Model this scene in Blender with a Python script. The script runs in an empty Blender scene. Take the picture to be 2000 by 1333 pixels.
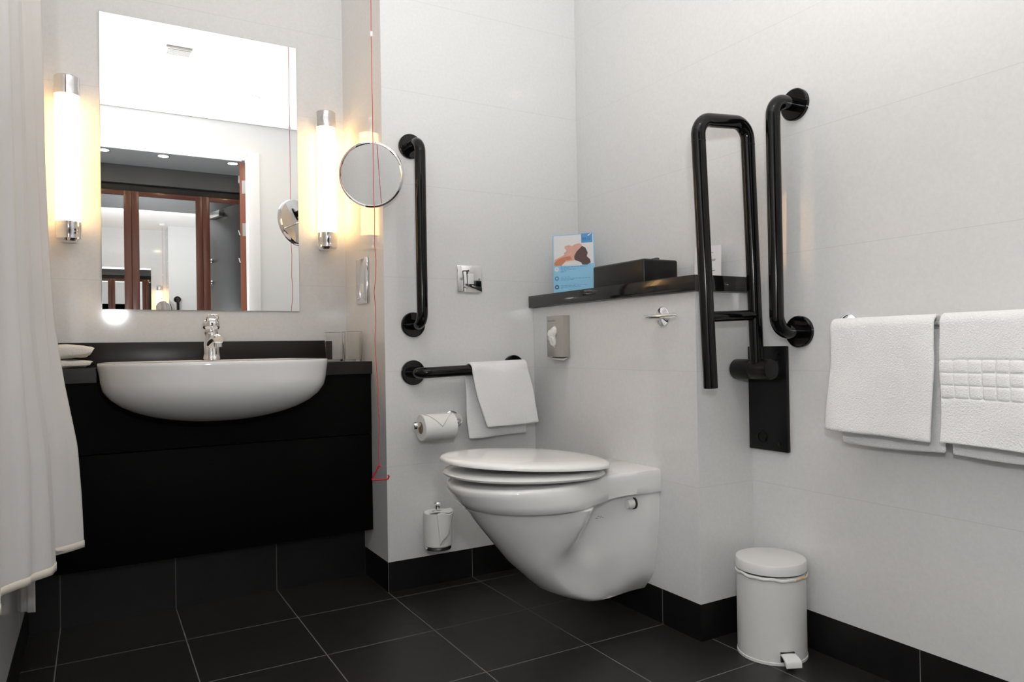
import bpy, bmesh, math, random
from mathutils import Vector, Matrix, noise
random.seed(7)
V = Vector
PI = math.pi
COL = bpy.context.scene.collection
# ------------------------------------------------------------------ room numbers (metres)
XL, XN, XB, XR = -0.165, 0.796, 1.3495, 1.550      # left wall, niche return, cistern boxing face, right wall
Y1, Y2, YB, YD = 2.585, 2.181, 1.383, 0.0          # niche back, corner block face, boxing end, door wall
YT, YV = 2.405, 2.316                              # toe tiles under the vanity, vanity front
ZC, SK = 2.325, 0.0955                             # ceiling, skirting height
XS, YS = 1.330, 1.3634                             # shelf front, shelf end
ZST, ZSB = 0.948, 0.9066
WLOC = {}

# ------------------------------------------------------------------ materials
def newmat(name):
    m = bpy.data.materials.new(name); m.use_nodes = True
    nt = m.node_tree
    return m, nt, nt.nodes['Principled BSDF']
def pmat(name, col, rough=0.5, metal=0.0, spec=0.5, coat=0.0, coat_rough=0.05, noise_amt=0.0, noise_scale=40, bump=0.0, bump_scale=200, sheen=0.0, sss=0.0, rough_var=0.0):
    m, nt, b = newmat(name)
    b.inputs['Base Color'].default_value = (*col, 1)
    b.inputs['Roughness'].default_value = rough
    b.inputs['Metallic'].default_value = metal
    b.inputs['Specular IOR Level'].default_value = spec
    b.inputs['Coat Weight'].default_value = coat
    b.inputs['Coat Roughness'].default_value = coat_rough
    b.inputs['Sheen Weight'].default_value = sheen
    tc = nt.nodes.new('ShaderNodeTexCoord')
    if noise_amt:
        n = nt.nodes.new('ShaderNodeTexNoise'); n.inputs['Scale'].default_value = noise_scale; n.inputs['Detail'].default_value = 4
        nt.links.new(tc.outputs['Object'], n.inputs['Vector'])
        mx = nt.nodes.new('ShaderNodeMix'); mx.data_type = 'RGBA'
        mx.inputs[6].default_value = (*[max(0, c*(1-noise_amt)) for c in col], 1)
        mx.inputs[7].default_value = (*[min(1, c*(1+noise_amt)) for c in col], 1)
        nt.links.new(n.outputs['Fac'], mx.inputs[0]); nt.links.new(mx.outputs[2], b.inputs['Base Color'])
    if bump:
        n2 = nt.nodes.new('ShaderNodeTexNoise'); n2.inputs['Scale'].default_value = bump_scale; n2.inputs['Detail'].default_value = 3
        nt.links.new(tc.outputs['Object'], n2.inputs['Vector'])
        bp = nt.nodes.new('ShaderNodeBump'); bp.inputs['Strength'].default_value = bump; bp.inputs['Distance'].default_value = 0.002
        nt.links.new(n2.outputs['Fac'], bp.inputs['Height']); nt.links.new(bp.outputs['Normal'], b.inputs['Normal'])
    return m
def emat(name, col, strength):
    m, nt, b = newmat(name)
    b.inputs['Base Color'].default_value = (0.8, 0.8, 0.8, 1)
    b.inputs['Emission Color'].default_value = (*col, 1)
    b.inputs['Emission Strength'].default_value = strength
    return m
def math_node(nt, op, a, b=None, c=None):
    n = nt.nodes.new('ShaderNodeMath'); n.operation = op
    for i, v in enumerate((a, b, c)):
        if v is None: continue
        if hasattr(v, 'links') or hasattr(v, 'is_linked'): nt.links.new(v, n.inputs[i])
        else: n.inputs[i].default_value = v
    return n.outputs[0]
def line_mask(nt, coord, off, per, half):
    t = math_node(nt, 'SUBTRACT', coord, off)
    t = math_node(nt, 'PINGPONG', t, per/2)
    return math_node(nt, 'LESS_THAN', t, half)
def tilemat(name, ca, cb, specs, grout, rough, noise_scale=110, spec=0.45, bump=0.0, half=0.001):
    """glazed or matt tiles: mottled body, joints at the listed world coordinates: (axis, offset, period)"""
    m, nt, b = newmat(name)
    g = nt.nodes.new('ShaderNodeNewGeometry'); s = nt.nodes.new('ShaderNodeSeparateXYZ')
    nt.links.new(g.outputs['Position'], s.inputs[0])
    n = nt.nodes.new('ShaderNodeTexNoise'); n.inputs['Scale'].default_value = noise_scale; n.inputs['Detail'].default_value = 6; n.inputs['Roughness'].default_value = 0.65
    nt.links.new(g.outputs['Position'], n.inputs['Vector'])
    cr = nt.nodes.new('ShaderNodeMapRange'); cr.inputs[1].default_value = 0.32; cr.inputs[2].default_value = 0.68
    nt.links.new(n.outputs['Fac'], cr.inputs[0])
    mx = nt.nodes.new('ShaderNodeMix'); mx.data_type = 'RGBA'
    mx.inputs[6].default_value = (*ca, 1); mx.inputs[7].default_value = (*cb, 1)
    nt.links.new(cr.outputs[0], mx.inputs[0])
    mask = None
    for ax, off, per in specs:
        k = line_mask(nt, s.outputs['XYZ'.index(ax)], off, per, half)
        if ax != 'Z' and 'pale' in name: k = math_node(nt, 'MULTIPLY', k, 0.35)
        mask = k if mask is None else math_node(nt, 'MAXIMUM', mask, k)
    m2 = nt.nodes.new('ShaderNodeMix'); m2.data_type = 'RGBA'
    nt.links.new(mask, m2.inputs[0]); nt.links.new(mx.outputs[2], m2.inputs[6]); m2.inputs[7].default_value = (*grout, 1)
    nt.links.new(m2.outputs[2], b.inputs['Base Color'])
    rr = math_node(nt, 'MULTIPLY_ADD', mask, 0.8-rough, rough)
    nt.links.new(rr, b.inputs['Roughness'])
    b.inputs['Specular IOR Level'].default_value = spec
    if bump:
        bp = nt.nodes.new('ShaderNodeBump'); bp.inputs['Strength'].default_value = bump; bp.inputs['Distance'].default_value = 0.0004
        h = math_node(nt, 'SUBTRACT', n.outputs['Fac'], mask)
        nt.links.new(h, bp.inputs['Height']); nt.links.new(bp.outputs['Normal'], b.inputs['Normal'])
    return m
def woodmat(name, ca, cb, rough, axis='Z', scale=30, coat=0.0, spec=0.5):
    m, nt, b = newmat(name)
    g = nt.nodes.new('ShaderNodeNewGeometry'); mp = nt.nodes.new('ShaderNodeMapping')
    sc = {'X': (0.04, 1, 1), 'Y': (1, 0.04, 1), 'Z': (1, 1, 0.04)}[axis]
    mp.inputs['Scale'].default_value = sc
    nt.links.new(g.outputs['Position'], mp.inputs[0])
    n = nt.nodes.new('ShaderNodeTexNoise'); n.inputs['Scale'].default_value = scale; n.inputs['Detail'].default_value = 6
    nt.links.new(mp.outputs[0], n.inputs['Vector'])
    mx = nt.nodes.new('ShaderNodeMix'); mx.data_type = 'RGBA'
    mx.inputs[6].default_value = (*ca, 1); mx.inputs[7].default_value = (*cb, 1)
    nt.links.new(n.outputs['Fac'], mx.inputs[0]); nt.links.new(mx.outputs[2], b.inputs['Base Color'])
    b.inputs['Roughness'].default_value = rough; b.inputs['Coat Weight'].default_value = coat; b.inputs['Specular IOR Level'].default_value = spec
    return m

WA, WB = (0.72, 0.72, 0.715), (0.765, 0.765, 0.76)
GW = (0.63, 0.63, 0.62)
M_tile_x = tilemat('pale_tile_facing_front', WA, WB, [('Z', 0.0948, 0.3016)], GW, 0.07, half=0.0008)
M_tile_y = tilemat('pale_tile_facing_side', WA, WB, [('Z', 0.0948, 0.3016), ('Y', 0.929, 0.6)], GW, 0.07, half=0.0008)
BA, BB = (0.0048, 0.0044, 0.0046), (0.0085, 0.0078, 0.0080)
GB = (0.13, 0.125, 0.12)
M_floor = tilemat('black_floor_tile', (0.0135, 0.0122, 0.0122), (0.020, 0.0182, 0.018), [('X', 0.796, 0.2955), ('Y', 1.526, 0.2995)], (0.16, 0.15, 0.145), 0.42, noise_scale=25, spec=0.42, half=0.0014)
M_skx = tilemat('black_skirting_tile_front', BA, BB, [('X', 0.796, 0.2955)], GB, 0.4, noise_scale=25, spec=0.4, half=0.0012)
M_sky = tilemat('black_skirting_tile_side', BA, BB, [('Y', 0.929, 0.6)], GB, 0.4, noise_scale=25, spec=0.4, half=0.0012)
M_ceil = pmat('white_ceiling_paint', (0.90, 0.90, 0.90), 0.9, noise_amt=0.01, bump=0.05)
M_paint = pmat('white_wall_paint', (0.78, 0.79, 0.79), 0.6, noise_amt=0.01, bump=0.04)
M_trim = pmat('white_gloss_trim', (0.86, 0.86, 0.86), 0.25)
M_hallceil = pmat('grey_hall_ceiling', (0.78, 0.81, 0.83), 0.28, noise_amt=0.03)
M_hallbulk = pmat('dark_grey_hall_paint', (0.15, 0.155, 0.16), 0.5, noise_amt=0.03)
M_rail = pmat('black_gloss_plastic', (0.003, 0.003, 0.0033), 0.09, spec=0.32, noise_amt=0.1)
M_plate = pmat('black_satin_metal', (0.0035, 0.0035, 0.004), 0.32, spec=0.3, noise_amt=0.1)
M_shelf = pmat('polished_black_stone', (0.008, 0.0075, 0.008), 0.09, spec=0.55, noise_amt=0.4, noise_scale=120)
M_box = pmat('black_leatherette', (0.007, 0.007, 0.0075), 0.33, spec=0.4, noise_amt=0.2, bump=0.1, bump_scale=500)
M_vanity = woodmat('black_stained_wood', (0.0016, 0.0015, 0.0015), (0.0030, 0.0028, 0.0028), 0.55, 'X', 60, spec=0.07)
M_counter = woodmat('dark_wenge_worktop', (0.008, 0.0065, 0.006), (0.018, 0.014, 0.0125), 0.28, 'X', 90, spec=0.3)
M_ceramic = pmat('white_glazed_ceramic', (0.85, 0.85, 0.845), 0.07, spec=0.6, coat=0.3, noise_amt=0.01)
M_seat = pmat('white_seat_plastic', (0.88, 0.875, 0.86), 0.14, noise_amt=0.01)
M_chrome = pmat('chrome', (0.86, 0.86, 0.87), 0.05, metal=1.0, noise_amt=0.02)
M_steel = pmat('brushed_steel', (0.62, 0.61, 0.60), 0.28, metal=1.0, noise_amt=0.04)
M_mirror = pmat('silvered_glass', (0.94, 0.95, 0.95), 0.0, metal=1.0, noise_amt=0.002)
M_glassedge = pmat('mirror_edge', (0.35, 0.45, 0.42), 0.1, noise_amt=0.05)
M_lamp = emat('lit_opal_lamp', (1.0, 0.58, 0.22), 7.0)
M_down = emat('lit_downlight', (1.0, 0.80, 0.55), 140.0)
M_towel = pmat('white_terry', (0.92, 0.92, 0.92), 0.95, spec=0.1, bump=1.0, bump_scale=330, sheen=0.3, noise_amt=0.03, noise_scale=300)
M_cream = pmat('cream_terry', (0.80, 0.76, 0.70), 0.95, spec=0.1, bump=1.0, bump_scale=330, sheen=0.3, noise_amt=0.03, noise_scale=300)
M_paper = pmat('white_tissue_paper', (0.84, 0.84, 0.82), 0.9, spec=0.1, noise_amt=0.02, bump=0.25, bump_scale=600)
M_card = pmat('brown_cardboard', (0.32, 0.20, 0.14), 0.9, noise_amt=0.1)
M_whitep = pmat('white_plastic', (0.80, 0.80, 0.79), 0.3, noise_amt=0.01)
M_bin = pmat('white_enamel', (0.76, 0.755, 0.74), 0.32, spec=0.45, noise_amt=0.01)
M_bag = pmat('white_bin_liner', (0.80, 0.79, 0.76), 0.4, noise_amt=0.04, bump=0.4, bump_scale=120)
M_bagy = pmat('yellowed_liner_edge', (0.72, 0.55, 0.38), 0.5, noise_amt=0.08)
M_dark = pmat('dark_rubber', (0.015, 0.015, 0.015), 0.5, noise_amt=0.1)
M_grey = pmat('grey_print', (0.30, 0.29, 0.28), 0.6, noise_amt=0.05)
M_disp = pmat('brushed_grey_dispenser', (0.50, 0.465, 0.43), 0.38, metal=0.55, noise_amt=0.05, noise_scale=90)
M_red = pmat('red_plastic', (0.62, 0.012, 0.03), 0.35, noise_amt=0.04)
M_brown = woodmat('red_brown_wood', (0.13, 0.045, 0.03), (0.20, 0.07, 0.045), 0.3, 'Z', 70)
M_doorbrown = woodmat('door_edge_wood', (0.16, 0.045, 0.022), (0.22, 0.07, 0.035), 0.35, 'Z', 70)
M_doorgrey = pmat('dark_grey_door_face', (0.035, 0.038, 0.042), 0.35, noise_amt=0.08)
M_blue = pmat('light_blue_card', (0.29, 0.62, 0.85), 0.4, noise_amt=0.02)
M_blue2 = pmat('mid_blue_ink', (0.10, 0.33, 0.66), 0.5, noise_amt=0.02)
M_blue3 = pmat('dark_blue_ink', (0.05, 0.16, 0.40), 0.5, noise_amt=0.02)
M_pwhite = pmat('printed_white', (0.80, 0.79, 0.80), 0.4, noise_amt=0.04, noise_scale=60)
M_skin = pmat('printed_skin', (0.72, 0.42, 0.34), 0.4, noise_amt=0.12, noise_scale=70)
M_skin2 = pmat('printed_warm_skin', (0.62, 0.24, 0.13), 0.4, noise_amt=0.1, noise_scale=70)
M_hair = pmat('printed_brown_hair', (0.11, 0.065, 0.06), 0.4, noise_amt=0.25, noise_scale=160)
M_black = pmat('black_ink', (0.03, 0.03, 0.03), 0.6, noise_amt=0.05)

def glassmat():
    m, nt, b = newmat('clear_glass')
    b.inputs['Base Color'].default_value = (0.98, 0.98, 0.97, 1)
    b.inputs['Roughness'].default_value = 0.0
    b.inputs['IOR'].default_value = 1.3
    b.inputs['Transmission Weight'].default_value = 1.0
    n = nt.nodes.new('ShaderNodeTexNoise'); n.inputs['Scale'].default_value = 30
    r = nt.nodes.new('ShaderNodeMapRange'); r.inputs[3].default_value = 0.0; r.inputs[4].default_value = 0.01
    nt.links.new(n.outputs['Fac'], r.inputs[0]); nt.links.new(r.outputs[0], b.inputs['Roughness'])
    return m
M_glass = glassmat()
def curtainmat():
    m, nt, b = newmat('white_curtain_cloth')
    b.inputs['Base Color'].default_value = (0.80, 0.79, 0.78, 1); b.inputs['Roughness'].default_value = 0.6
    b.inputs['Sheen Weight'].default_value = 0.3; b.inputs['Specular IOR Level'].default_value = 0.25
    out = nt.nodes['Material Output']
    tr = nt.nodes.new('ShaderNodeBsdfTranslucent'); tr.inputs[0].default_value = (0.85, 0.80, 0.74, 1)
    mx = nt.nodes.new('ShaderNodeMixShader'); mx.inputs[0].default_value = 0.22
    nt.links.new(b.outputs[0], mx.inputs[1]); nt.links.new(tr.outputs[0], mx.inputs[2]); nt.links.new(mx.outputs[0], out.inputs[0])
    tc = nt.nodes.new('ShaderNodeTexCoord'); mp = nt.nodes.new('ShaderNodeMapping'); mp.inputs['Scale'].default_value = (1, 1, 0.25)
    n = nt.nodes.new('ShaderNodeTexNoise'); n.inputs['Scale'].default_value = 22; n.inputs['Detail'].default_value = 3
    nt.links.new(tc.outputs['Object'], mp.inputs[0]); nt.links.new(mp.outputs[0], n.inputs['Vector'])
    bp = nt.nodes.new('ShaderNodeBump'); bp.inputs['Strength'].default_value = 0.35; bp.inputs['Distance'].default_value = 0.01
    nt.links.new(n.outputs['Fac'], bp.inputs['Height']); nt.links.new(bp.outputs['Normal'], b.inputs['Normal'])
    return m
M_curt = curtainmat()
M_hem = pmat('cream_curtain_hem', (0.74, 0.68, 0.60), 0.8, noise_amt=0.03)

# ------------------------------------------------------------------ mesh helpers
def NB(): return bmesh.new()
def merge(bm, tmp):
    me = bpy.data.meshes.new('tmp'); tmp.to_mesh(me); tmp.free(); bm.from_mesh(me); bpy.data.meshes.remove(me)
def box(bm, x0, x1, y0, y1, z0, z1, bev=0.0, seg=2):
    t = bmesh.new()
    bmesh.ops.create_cube(t, size=1)
    for v in t.verts:
        v.co = V((x0+(v.co.x+.5)*(x1-x0), y0+(v.co.y+.5)*(y1-y0), z0+(v.co.z+.5)*(z1-z0)))
    if bev: bmesh.ops.bevel(t, geom=list(t.edges), offset=bev, segments=seg, affect='EDGES', profile=0.5)
    merge(bm, t); return bm
def loft(bm, rings, cap0=True, cap1=True, closed=True):
    vr = [[bm.verts.new(p) for p in r] for r in rings]
    n = len(vr[0])
    for a, b in zip(vr, vr[1:]):
        for i in range(n if closed else n-1):
            j = (i+1) % n
            bm.faces.new((a[i], a[j], b[j], b[i]))
    if cap0 and closed: bm.faces.new(list(reversed(vr[0])))
    if cap1 and closed: bm.faces.new(vr[-1])
    return vr
def frame(d):
    d = d.normalized(); u = V((0, 0, 1)) if abs(d.z) < .9 else V((1, 0, 0))
    a = u.cross(d).normalized(); return a, d.cross(a).normalized()
def lathe(bm, prof, org=(0, 0, 0), axis=(0, 0, 1), seg=32):
    org = V(org); ax = V(axis).normalized(); a, b = frame(ax)
    rings = []
    for r, h in prof:
        rings.append([org+ax*h+(a*math.cos(2*PI*i/seg)+b*math.sin(2*PI*i/seg))*max(r, 1e-5) for i in range(seg)])
    loft(bm, rings); 
    bmesh.ops.remove_doubles(bm, verts=bm.verts, dist=4e-5)
def fillet(pts, rad, n=8):
    pts = [V(p) for p in pts]; out = [pts[0]]
    for i in range(1, len(pts)-1):
        p0, p, p1 = pts[i-1], pts[i], pts[i+1]
        d0 = (p0-p).normalized(); d1 = (p1-p).normalized()
        ang = d0.angle(d1); t = min(rad/math.tan(ang/2), (p0-p).length*.49, (p1-p).length*.49); r = t*math.tan(ang/2)
        c = p+(d0+d1).normalized()*(r/math.sin(ang/2))
        a = p+d0*t-c; b = p+d1*t-c; tot = a.angle(b); ax = a.cross(b).normalized()
        for k in range(n+1): out.append(c+Matrix.Rotation(tot*k/n, 3, ax) @ a)
    out.append(pts[-1]); return out
def tube(bm, pts, r, seg=20, caps=True):
    pts = [V(p) for p in pts]; n = len(pts)
    rr = r if hasattr(r, '__len__') else [r]*n
    T = [(pts[min(i+1, n-1)]-pts[max(i-1, 0)]).normalized() for i in range(n)]
    a, b = frame(T[0]); rings = []
    for i in range(n):
        if i:
            ax = T[i-1].cross(T[i])
            if ax.length > 1e-7:
                q = Matrix.Rotation(T[i-1].angle(T[i]), 3, ax.normalized()); a = q @ a; b = q @ b
        rings.append([pts[i]+(a*math.cos(2*PI*k/seg)+b*math.sin(2*PI*k/seg))*rr[i] for k in range(seg)])
    loft(bm, rings, caps, caps)
def prism(bm, poly, axis, c0, c1):
    """extrude a 2-D outline: axis 'y' -> poly in (x,z), 'x' -> (y,z), 'z' -> (x,y)"""
    def P(p, c):
        return {'y': V((p[0], c, p[1])), 'x': V((c, p[0], p[1])), 'z': V((p[0], p[1], c))}[axis]
    loft(bm, [[P(p, c0) for p in poly], [P(p, c1) for p in poly]])
def sheet(bm, f, nu, nv):
    g = [[bm.verts.new(f(i/nu, j/nv)) for j in range(nv+1)] for i in range(nu+1)]
    for i in range(nu):
        for j in range(nv):
            bm.faces.new((g[i][j], g[i+1][j], g[i+1][j+1], g[i][j+1]))
def catmull(pts, n):
    pts = [V(p) for p in pts]; P = [2*pts[0]-pts[1]]+pts+[2*pts[-1]-pts[-2]]; out = []
    m = len(pts)-1
    for k in range(n+1):
        t = k/n*m; i = min(int(t), m-1); t -= i
        p0, p1, p2, p3 = P[i:i+4]
        out.append(.5*((2*p1)+(p2-p0)*t+(2*p0-5*p1+4*p2-p3)*t*t+(3*p1-p0-3*p2+p3)*t**3))
    return out
def interp(x, xs, ys):
    if x <= xs[0]: return ys[0]
    for i in range(len(xs)-1):
        if x <= xs[i+1]:
            t = (x-xs[i])/(xs[i+1]-xs[i]); return ys[i]+(ys[i+1]-ys[i])*t
    return ys[-1]
def wl(o): return WLOC.get(o.name, V((0, 0, 0)))
def obj(name, bm, m, parent=None, loc=None, angle=38, recalc=True):
    if recalc: bmesh.ops.recalc_face_normals(bm, faces=bm.faces)
    if parent is not None:
        o0 = wl(parent)
        if loc is None: loc = o0
        loc = V(loc)
    elif loc is None:
        xs = [v.co.x for v in bm.verts]; ys = [v.co.y for v in bm.verts]; zs = [v.co.z for v in bm.verts]
        loc = V(((min(xs)+max(xs))/2, (min(ys)+max(ys))/2, min(zs)))
    loc = V(loc)
    for v in bm.verts: v.co -= loc
    me = bpy.data.meshes.new(name); bm.to_mesh(me); bm.free()
    for mm in (m if isinstance(m, (list, tuple)) else [m]): me.materials.append(mm)
    for p in me.polygons: p.use_smooth = True
    me.set_sharp_from_angle(angle=math.radians(angle))
    o = bpy.data.objects.new(name, me); COL.objects.link(o)
    if parent is not None:
        o.parent = parent; o.location = loc-wl(parent)
    else: o.location = loc
    WLOC[o.name] = loc
    return o
def tag(o, label, cat, group=None):
    o['label'] = label; o['category'] = cat
    if group: o['group'] = group
    return o
def thing(name, label, cat, loc, group=None):
    o = bpy.data.objects.new(name, None); COL.objects.link(o); o.location = loc
    o.empty_display_size = 0.05
    WLOC[o.name] = V(loc); return tag(o, label, cat, group)
def struct(name, bm, m, angle=38):
    o = obj(name, bm, m, angle=angle); o['kind'] = 'structure'; return o
def mod_solid(o, th, off=0.0, sub=0):
    s = o.modifiers.new('thickness', 'SOLIDIFY'); s.thickness = th; s.offset = off
    if sub:
        u = o.modifiers.new('smooth', 'SUBSURF'); u.levels = sub; u.render_levels = sub

# ------------------------------------------------------------------ room shell
bm = NB(); box(bm, -1.5, 2.2, -1.9, 2.8, -0.08, 0.0); struct('floor', bm, M_floor)
bm = NB(); box(bm, XL-0.1, XR+0.12, YD-0.0, Y1+0.1, ZC, ZC+0.1); struct('ceiling', bm, M_ceil)
bm = NB(); box(bm, XL-0.1, XN+0.1, Y1, Y1+0.1, 0, ZC); struct('wall_back', bm, M_tile_x)
bm = NB(); box(bm, XN, XR+0.1, Y2+0.0005, Y1, 0, ZC); o = struct('wall_corner', bm, [M_tile_x, M_tile_y])
for p in o.data.polygons:
    if abs(p.normal.x) > .5: p.material_index = 1
bm = NB(); box(bm, XR, XR+0.1, YD, Y2, 0, ZC); struct('wall_right', bm, M_tile_y)
bm = NB(); box(bm, XB, XR, YB, Y2, 0, ZSB); o = struct('wall_cistern', bm, [M_tile_x, M_tile_y])
for p in o.data.polygons:
    if abs(p.normal.x) > .5: p.material_index = 1
bm = NB(); box(bm, XL-0.1, XL, YD, Y1, 0, ZC); struct('wall_left', bm, M_tile_y)
# door wall with its opening, seen in the vanity mirror
DX0, DX1, DZ = -0.06, 0.915, 2.092
bm = NB()
box(bm, XL-0.1, DX0-0.002, -0.12, -0.0005, 0, ZC); box(bm, DX1, XR+0.1, -0.12, -0.0005, 0, ZC); box(bm, DX0-0.002, DX1, -0.12, -0.0005, DZ, ZC)
struct('wall_front', bm, M_paint)
bm = NB()
box(bm, DX1, DX1+0.078, 0.0, 0.014, 0, DZ+0.036, 0.003); box(bm, DX0-0.075, DX1+0.0, 0.0, 0.014, DZ, DZ+0.036, 0.003)
box(bm, DX0-0.08, DX0-0.002, 0.0, 0.014, 0, DZ, 0.003)
struct('trim_1', bm, M_trim)
# skirtings
bm = NB(); box(bm, XN-0.0008, XR-0.2, Y2-0.0006, Y2+0.004, 0, SK); struct('baseboard_corner', bm, M_skx)
bm = NB(); box(bm, XN-0.0008, XN+0.004, Y2+0.0, YT, 0, SK); struct('baseboard_return', bm, M_sky)
bm = NB(); box(bm, XB-0.0008, XB+0.004, YB-0.0006, Y2-0.001, 0, SK); struct('baseboard_cistern', bm, M_sky)
bm = NB(); box(bm, XB-0.0006, XR-0.001, YB-0.0008, YB+0.004, 0, SK); struct('baseboard_end', bm, M_sky)
bm = NB(); box(bm, XR-0.0008, XR+0.004, YD+0.02, YB-0.001, 0, SK); struct('baseboard_right', bm, M_sky)
bm = NB(); box(bm, XL-0.004, XL+0.0008, YD+0.02, YT, 0, SK); struct('baseboard_left', bm, M_sky)
bm = NB(); box(bm, XL, XN-0.0008, YT, Y1, 0, 0.30); struct('baseboard_back', bm, M_skx)

# ------------------------------------------------------------------ hall beyond the door (seen in the mirror)
bm = NB(); box(bm, -1.3, 2.1, -1.9, -0.12, 2.24, 2.3); struct('ceiling_hall', bm, M_hallceil)
bm = NB(); box(bm, -1.3, 2.1, -1.25, -1.2, 2.10, 2.24); box(bm, -1.3, 2.1, -1.9, -1.8, 0, 2.24); struct('wall_hall', bm, M_hallbulk)
bm = NB(); box(bm, -1.35, -1.25, -1.9, -0.12, 0, 2.24); struct('wall_hall_left', bm, M_paint)
bm = NB(); box(bm, 2.05, 2.15, -1.9, -0.12, 0, 2.24); struct('wall_hall_right', bm, M_paint)
wr = thing('wardrobe', 'red-brown framed wardrobe with mirrored doors, seen through the doorway in the vanity mirror', 'wardrobe', (0.52, -1.5, 0))
bm = NB(); box(bm, -0.80, 1.84, -1.78, -1.235, 0.0, 2.095); obj('carcass', bm, M_dark, wr)
for k in range(-1, 3):
    x0 = 0.261+0.5165*(k-1)+0.001; x1 = x0+0.5145
    bm = NB()
    box(bm, x0, x0+0.052, -1.233, -1.205, 0.04, 2.04, 0.002); box(bm, x1-0.052, x1, -1.233, -1.205, 0.04, 2.04, 0.002)
    box(bm, x0+0.052, x1-0.052, -1.233, -1.205, 2.003, 2.04, 0.002); box(bm, x0+0.052, x1-0.052, -1.233, -1.205, 0.04, 0.12, 0.002)
    d = obj('wardrobe_door', bm, M_brown, wr)
    bm = NB(); box(bm, x0+0.052, x1-0.052, -1.228, -1.214, 0.12, 2.003); obj('mirror_panel', bm, M_mirror, d)
# the door leaf, open at a right angle into the hall
bm = NB(); box(bm, 0.876, 0.914, -0.99, -0.075, 0.01, 2.075, 0.002)
dr = struct('door_1', bm, [M_doorgrey, M_doorbrown])
for p in dr.data.polygons:
    if abs(p.normal.y) > .5: p.material_index = 1
for hz in (1.905, 1.61, 0.9, 0.2):
    bm = NB(); box(bm, 0.892, 0.9145, -0.0745, -0.0725, hz-0.045, hz+0.045)
    for q in (-.03, 0, .03): lathe(bm, [(0, -.0005), (.003, 0), (.003, .001), (0, .0012)], (0.9, -0.0725, hz+q), (0, 1, 0), 10)
    tube(bm, [(0.913, -0.069, hz-.045), (0.913, -0.069, hz+.045)], 0.004, 10); obj('hinge', bm, M_steel, dr)
for hz in (1.62, 1.42):
    bm = NB(); lathe(bm, [(0, 0), (.02, 0), (.02, .005), (0, .006)], (0.876, -0.36, hz), (-1, 0, 0), 18)
    tube(bm, fillet([(0.872, -0.36, hz), (0.845, -0.36, hz-.008), (0.835, -0.36, hz+.03)], .012), .006, 10); obj('coat_hook', bm, M_chrome, dr)
bm = NB(); box(bm, 0.832, 0.876, -0.62, -0.38, 2.0, 2.055, 0.004); obj('door_closer', bm, M_steel, dr)
hinge = V((0.914, -0.073, 0)); swing = Matrix.Rotation(math.radians(16), 3, 'Z')
dr.location = hinge+swing @ (V(dr.location)-hinge); dr.rotation_euler = (0, 0, math.radians(16))
for i, (x, y) in enumerate(((0.07, -0.8), (0.46, -0.8), (0.95, -0.8))):  # the last one, by the door, is an added lamp that brightens the hall
    t = thing('recessed_downlight', ['small round downlight at the left of the grey hall ceiling, in the mirror', 'small round downlight in the middle of the grey hall ceiling, in the mirror', 'added round downlight nearest the open door, brightening the grey hall'][i], 'downlight', (x, y, 2.238), 'hall downlights')
    bm = NB(); lathe(bm, [(.036, 0), (.046, -.001), (.046, .002), (.036, .002)], (x, y, 2.238), seg=24); obj('bezel', bm, M_steel, t)
    bm = NB(); lathe(bm, [(0, 0), (.035, 0), (.035, .0015), (0, .0015)], (x, y, 2.238), seg=24); obj('lens', bm, M_down, t)

# ------------------------------------------------------------------ ceiling fittings
t = thing('recessed_downlight', 'round white-rimmed downlight in the bathroom ceiling, faint ring in the vanity mirror', 'downlight', (0.845, 0.54, ZC))
bm = NB(); lathe(bm, [(.042, 0), (.056, -.004), (.058, 0), (.058, .002), (.042, .002)], (0.845, 0.54, ZC), seg=28); obj('bezel', bm, M_whitep, t)
bm = NB(); lathe(bm, [(0, -.001), (.042, -.001), (.042, .001), (0, .001)], (0.845, 0.54, ZC), seg=28); obj('lens', bm, M_down, t)
t = thing('ceiling_vent', 'rectangular white extractor grille in the bathroom ceiling, upper middle of the mirror', 'vent', (0.39, 1.105, ZC))
bm = NB(); box(bm, 0.33, 0.45, 1.06, 1.15, ZC-.012, ZC, 0.002); obj('frame', bm, M_whitep, t)
bm = NB(); 
for k in range(6): box(bm, 0.337, 0.443, 1.068+.0135*k, 1.074+.0135*k, ZC-.016, ZC-.011)
obj('louvre', bm, M_whitep, t)

# ------------------------------------------------------------------ vanity
def basin_outline(s, n=72, grow=0.0, yb=2.475):
    """plan outline of the basin, s scales the front bowl"""
    pts = []
    cx, cy, a, b = 0.313, 2.245, 0.308, 0.232
    for i in range(n):
        th = 2*PI*i/n
        c, sn = math.cos(th), math.sin(th)
        if sn <= 0:
            e = 2.25
            x = a*math.copysign(abs(c)**(2/e), c); y = b*math.copysign(abs(sn)**(2/e), sn)
        else:
            e = 4.0
            x = a*math.copysign(abs(c)**(2/e), c); y = (yb-cy)*abs(sn)**(2/e)
        pts.append(V((cx+x*s+math.copysign(grow, c) if abs(c) > 1e-6 else cx, cy+y*s+math.copysign(grow, sn) if abs(sn) > 1e-6 else cy, 0)))
    return pts
ZR = 0.7445
def bowl_ring(z):
    if z >= 0.70: s = 1.0-0.02*((0.735-z)/0.035 if z < .735 else 0)
    else:
        q = (0.70-z)/(0.70-0.572); s = 0.98*math.sqrt(max(0, 1-(q*0.985)**2.3))**1.0
    return s
ws = thing('washbasin', 'white semi-recessed ceramic washbasin bulging from the black vanity', 'washbasin', (0.313, 2.25, ZR-.17))
bm = NB(); rings = []
zs = [0.572, 0.574, 0.578, 0.585, 0.595, 0.608, 0.625, 0.645, 0.668, 0.69, 0.71, 0.725, 0.735, 0.741]
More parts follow.
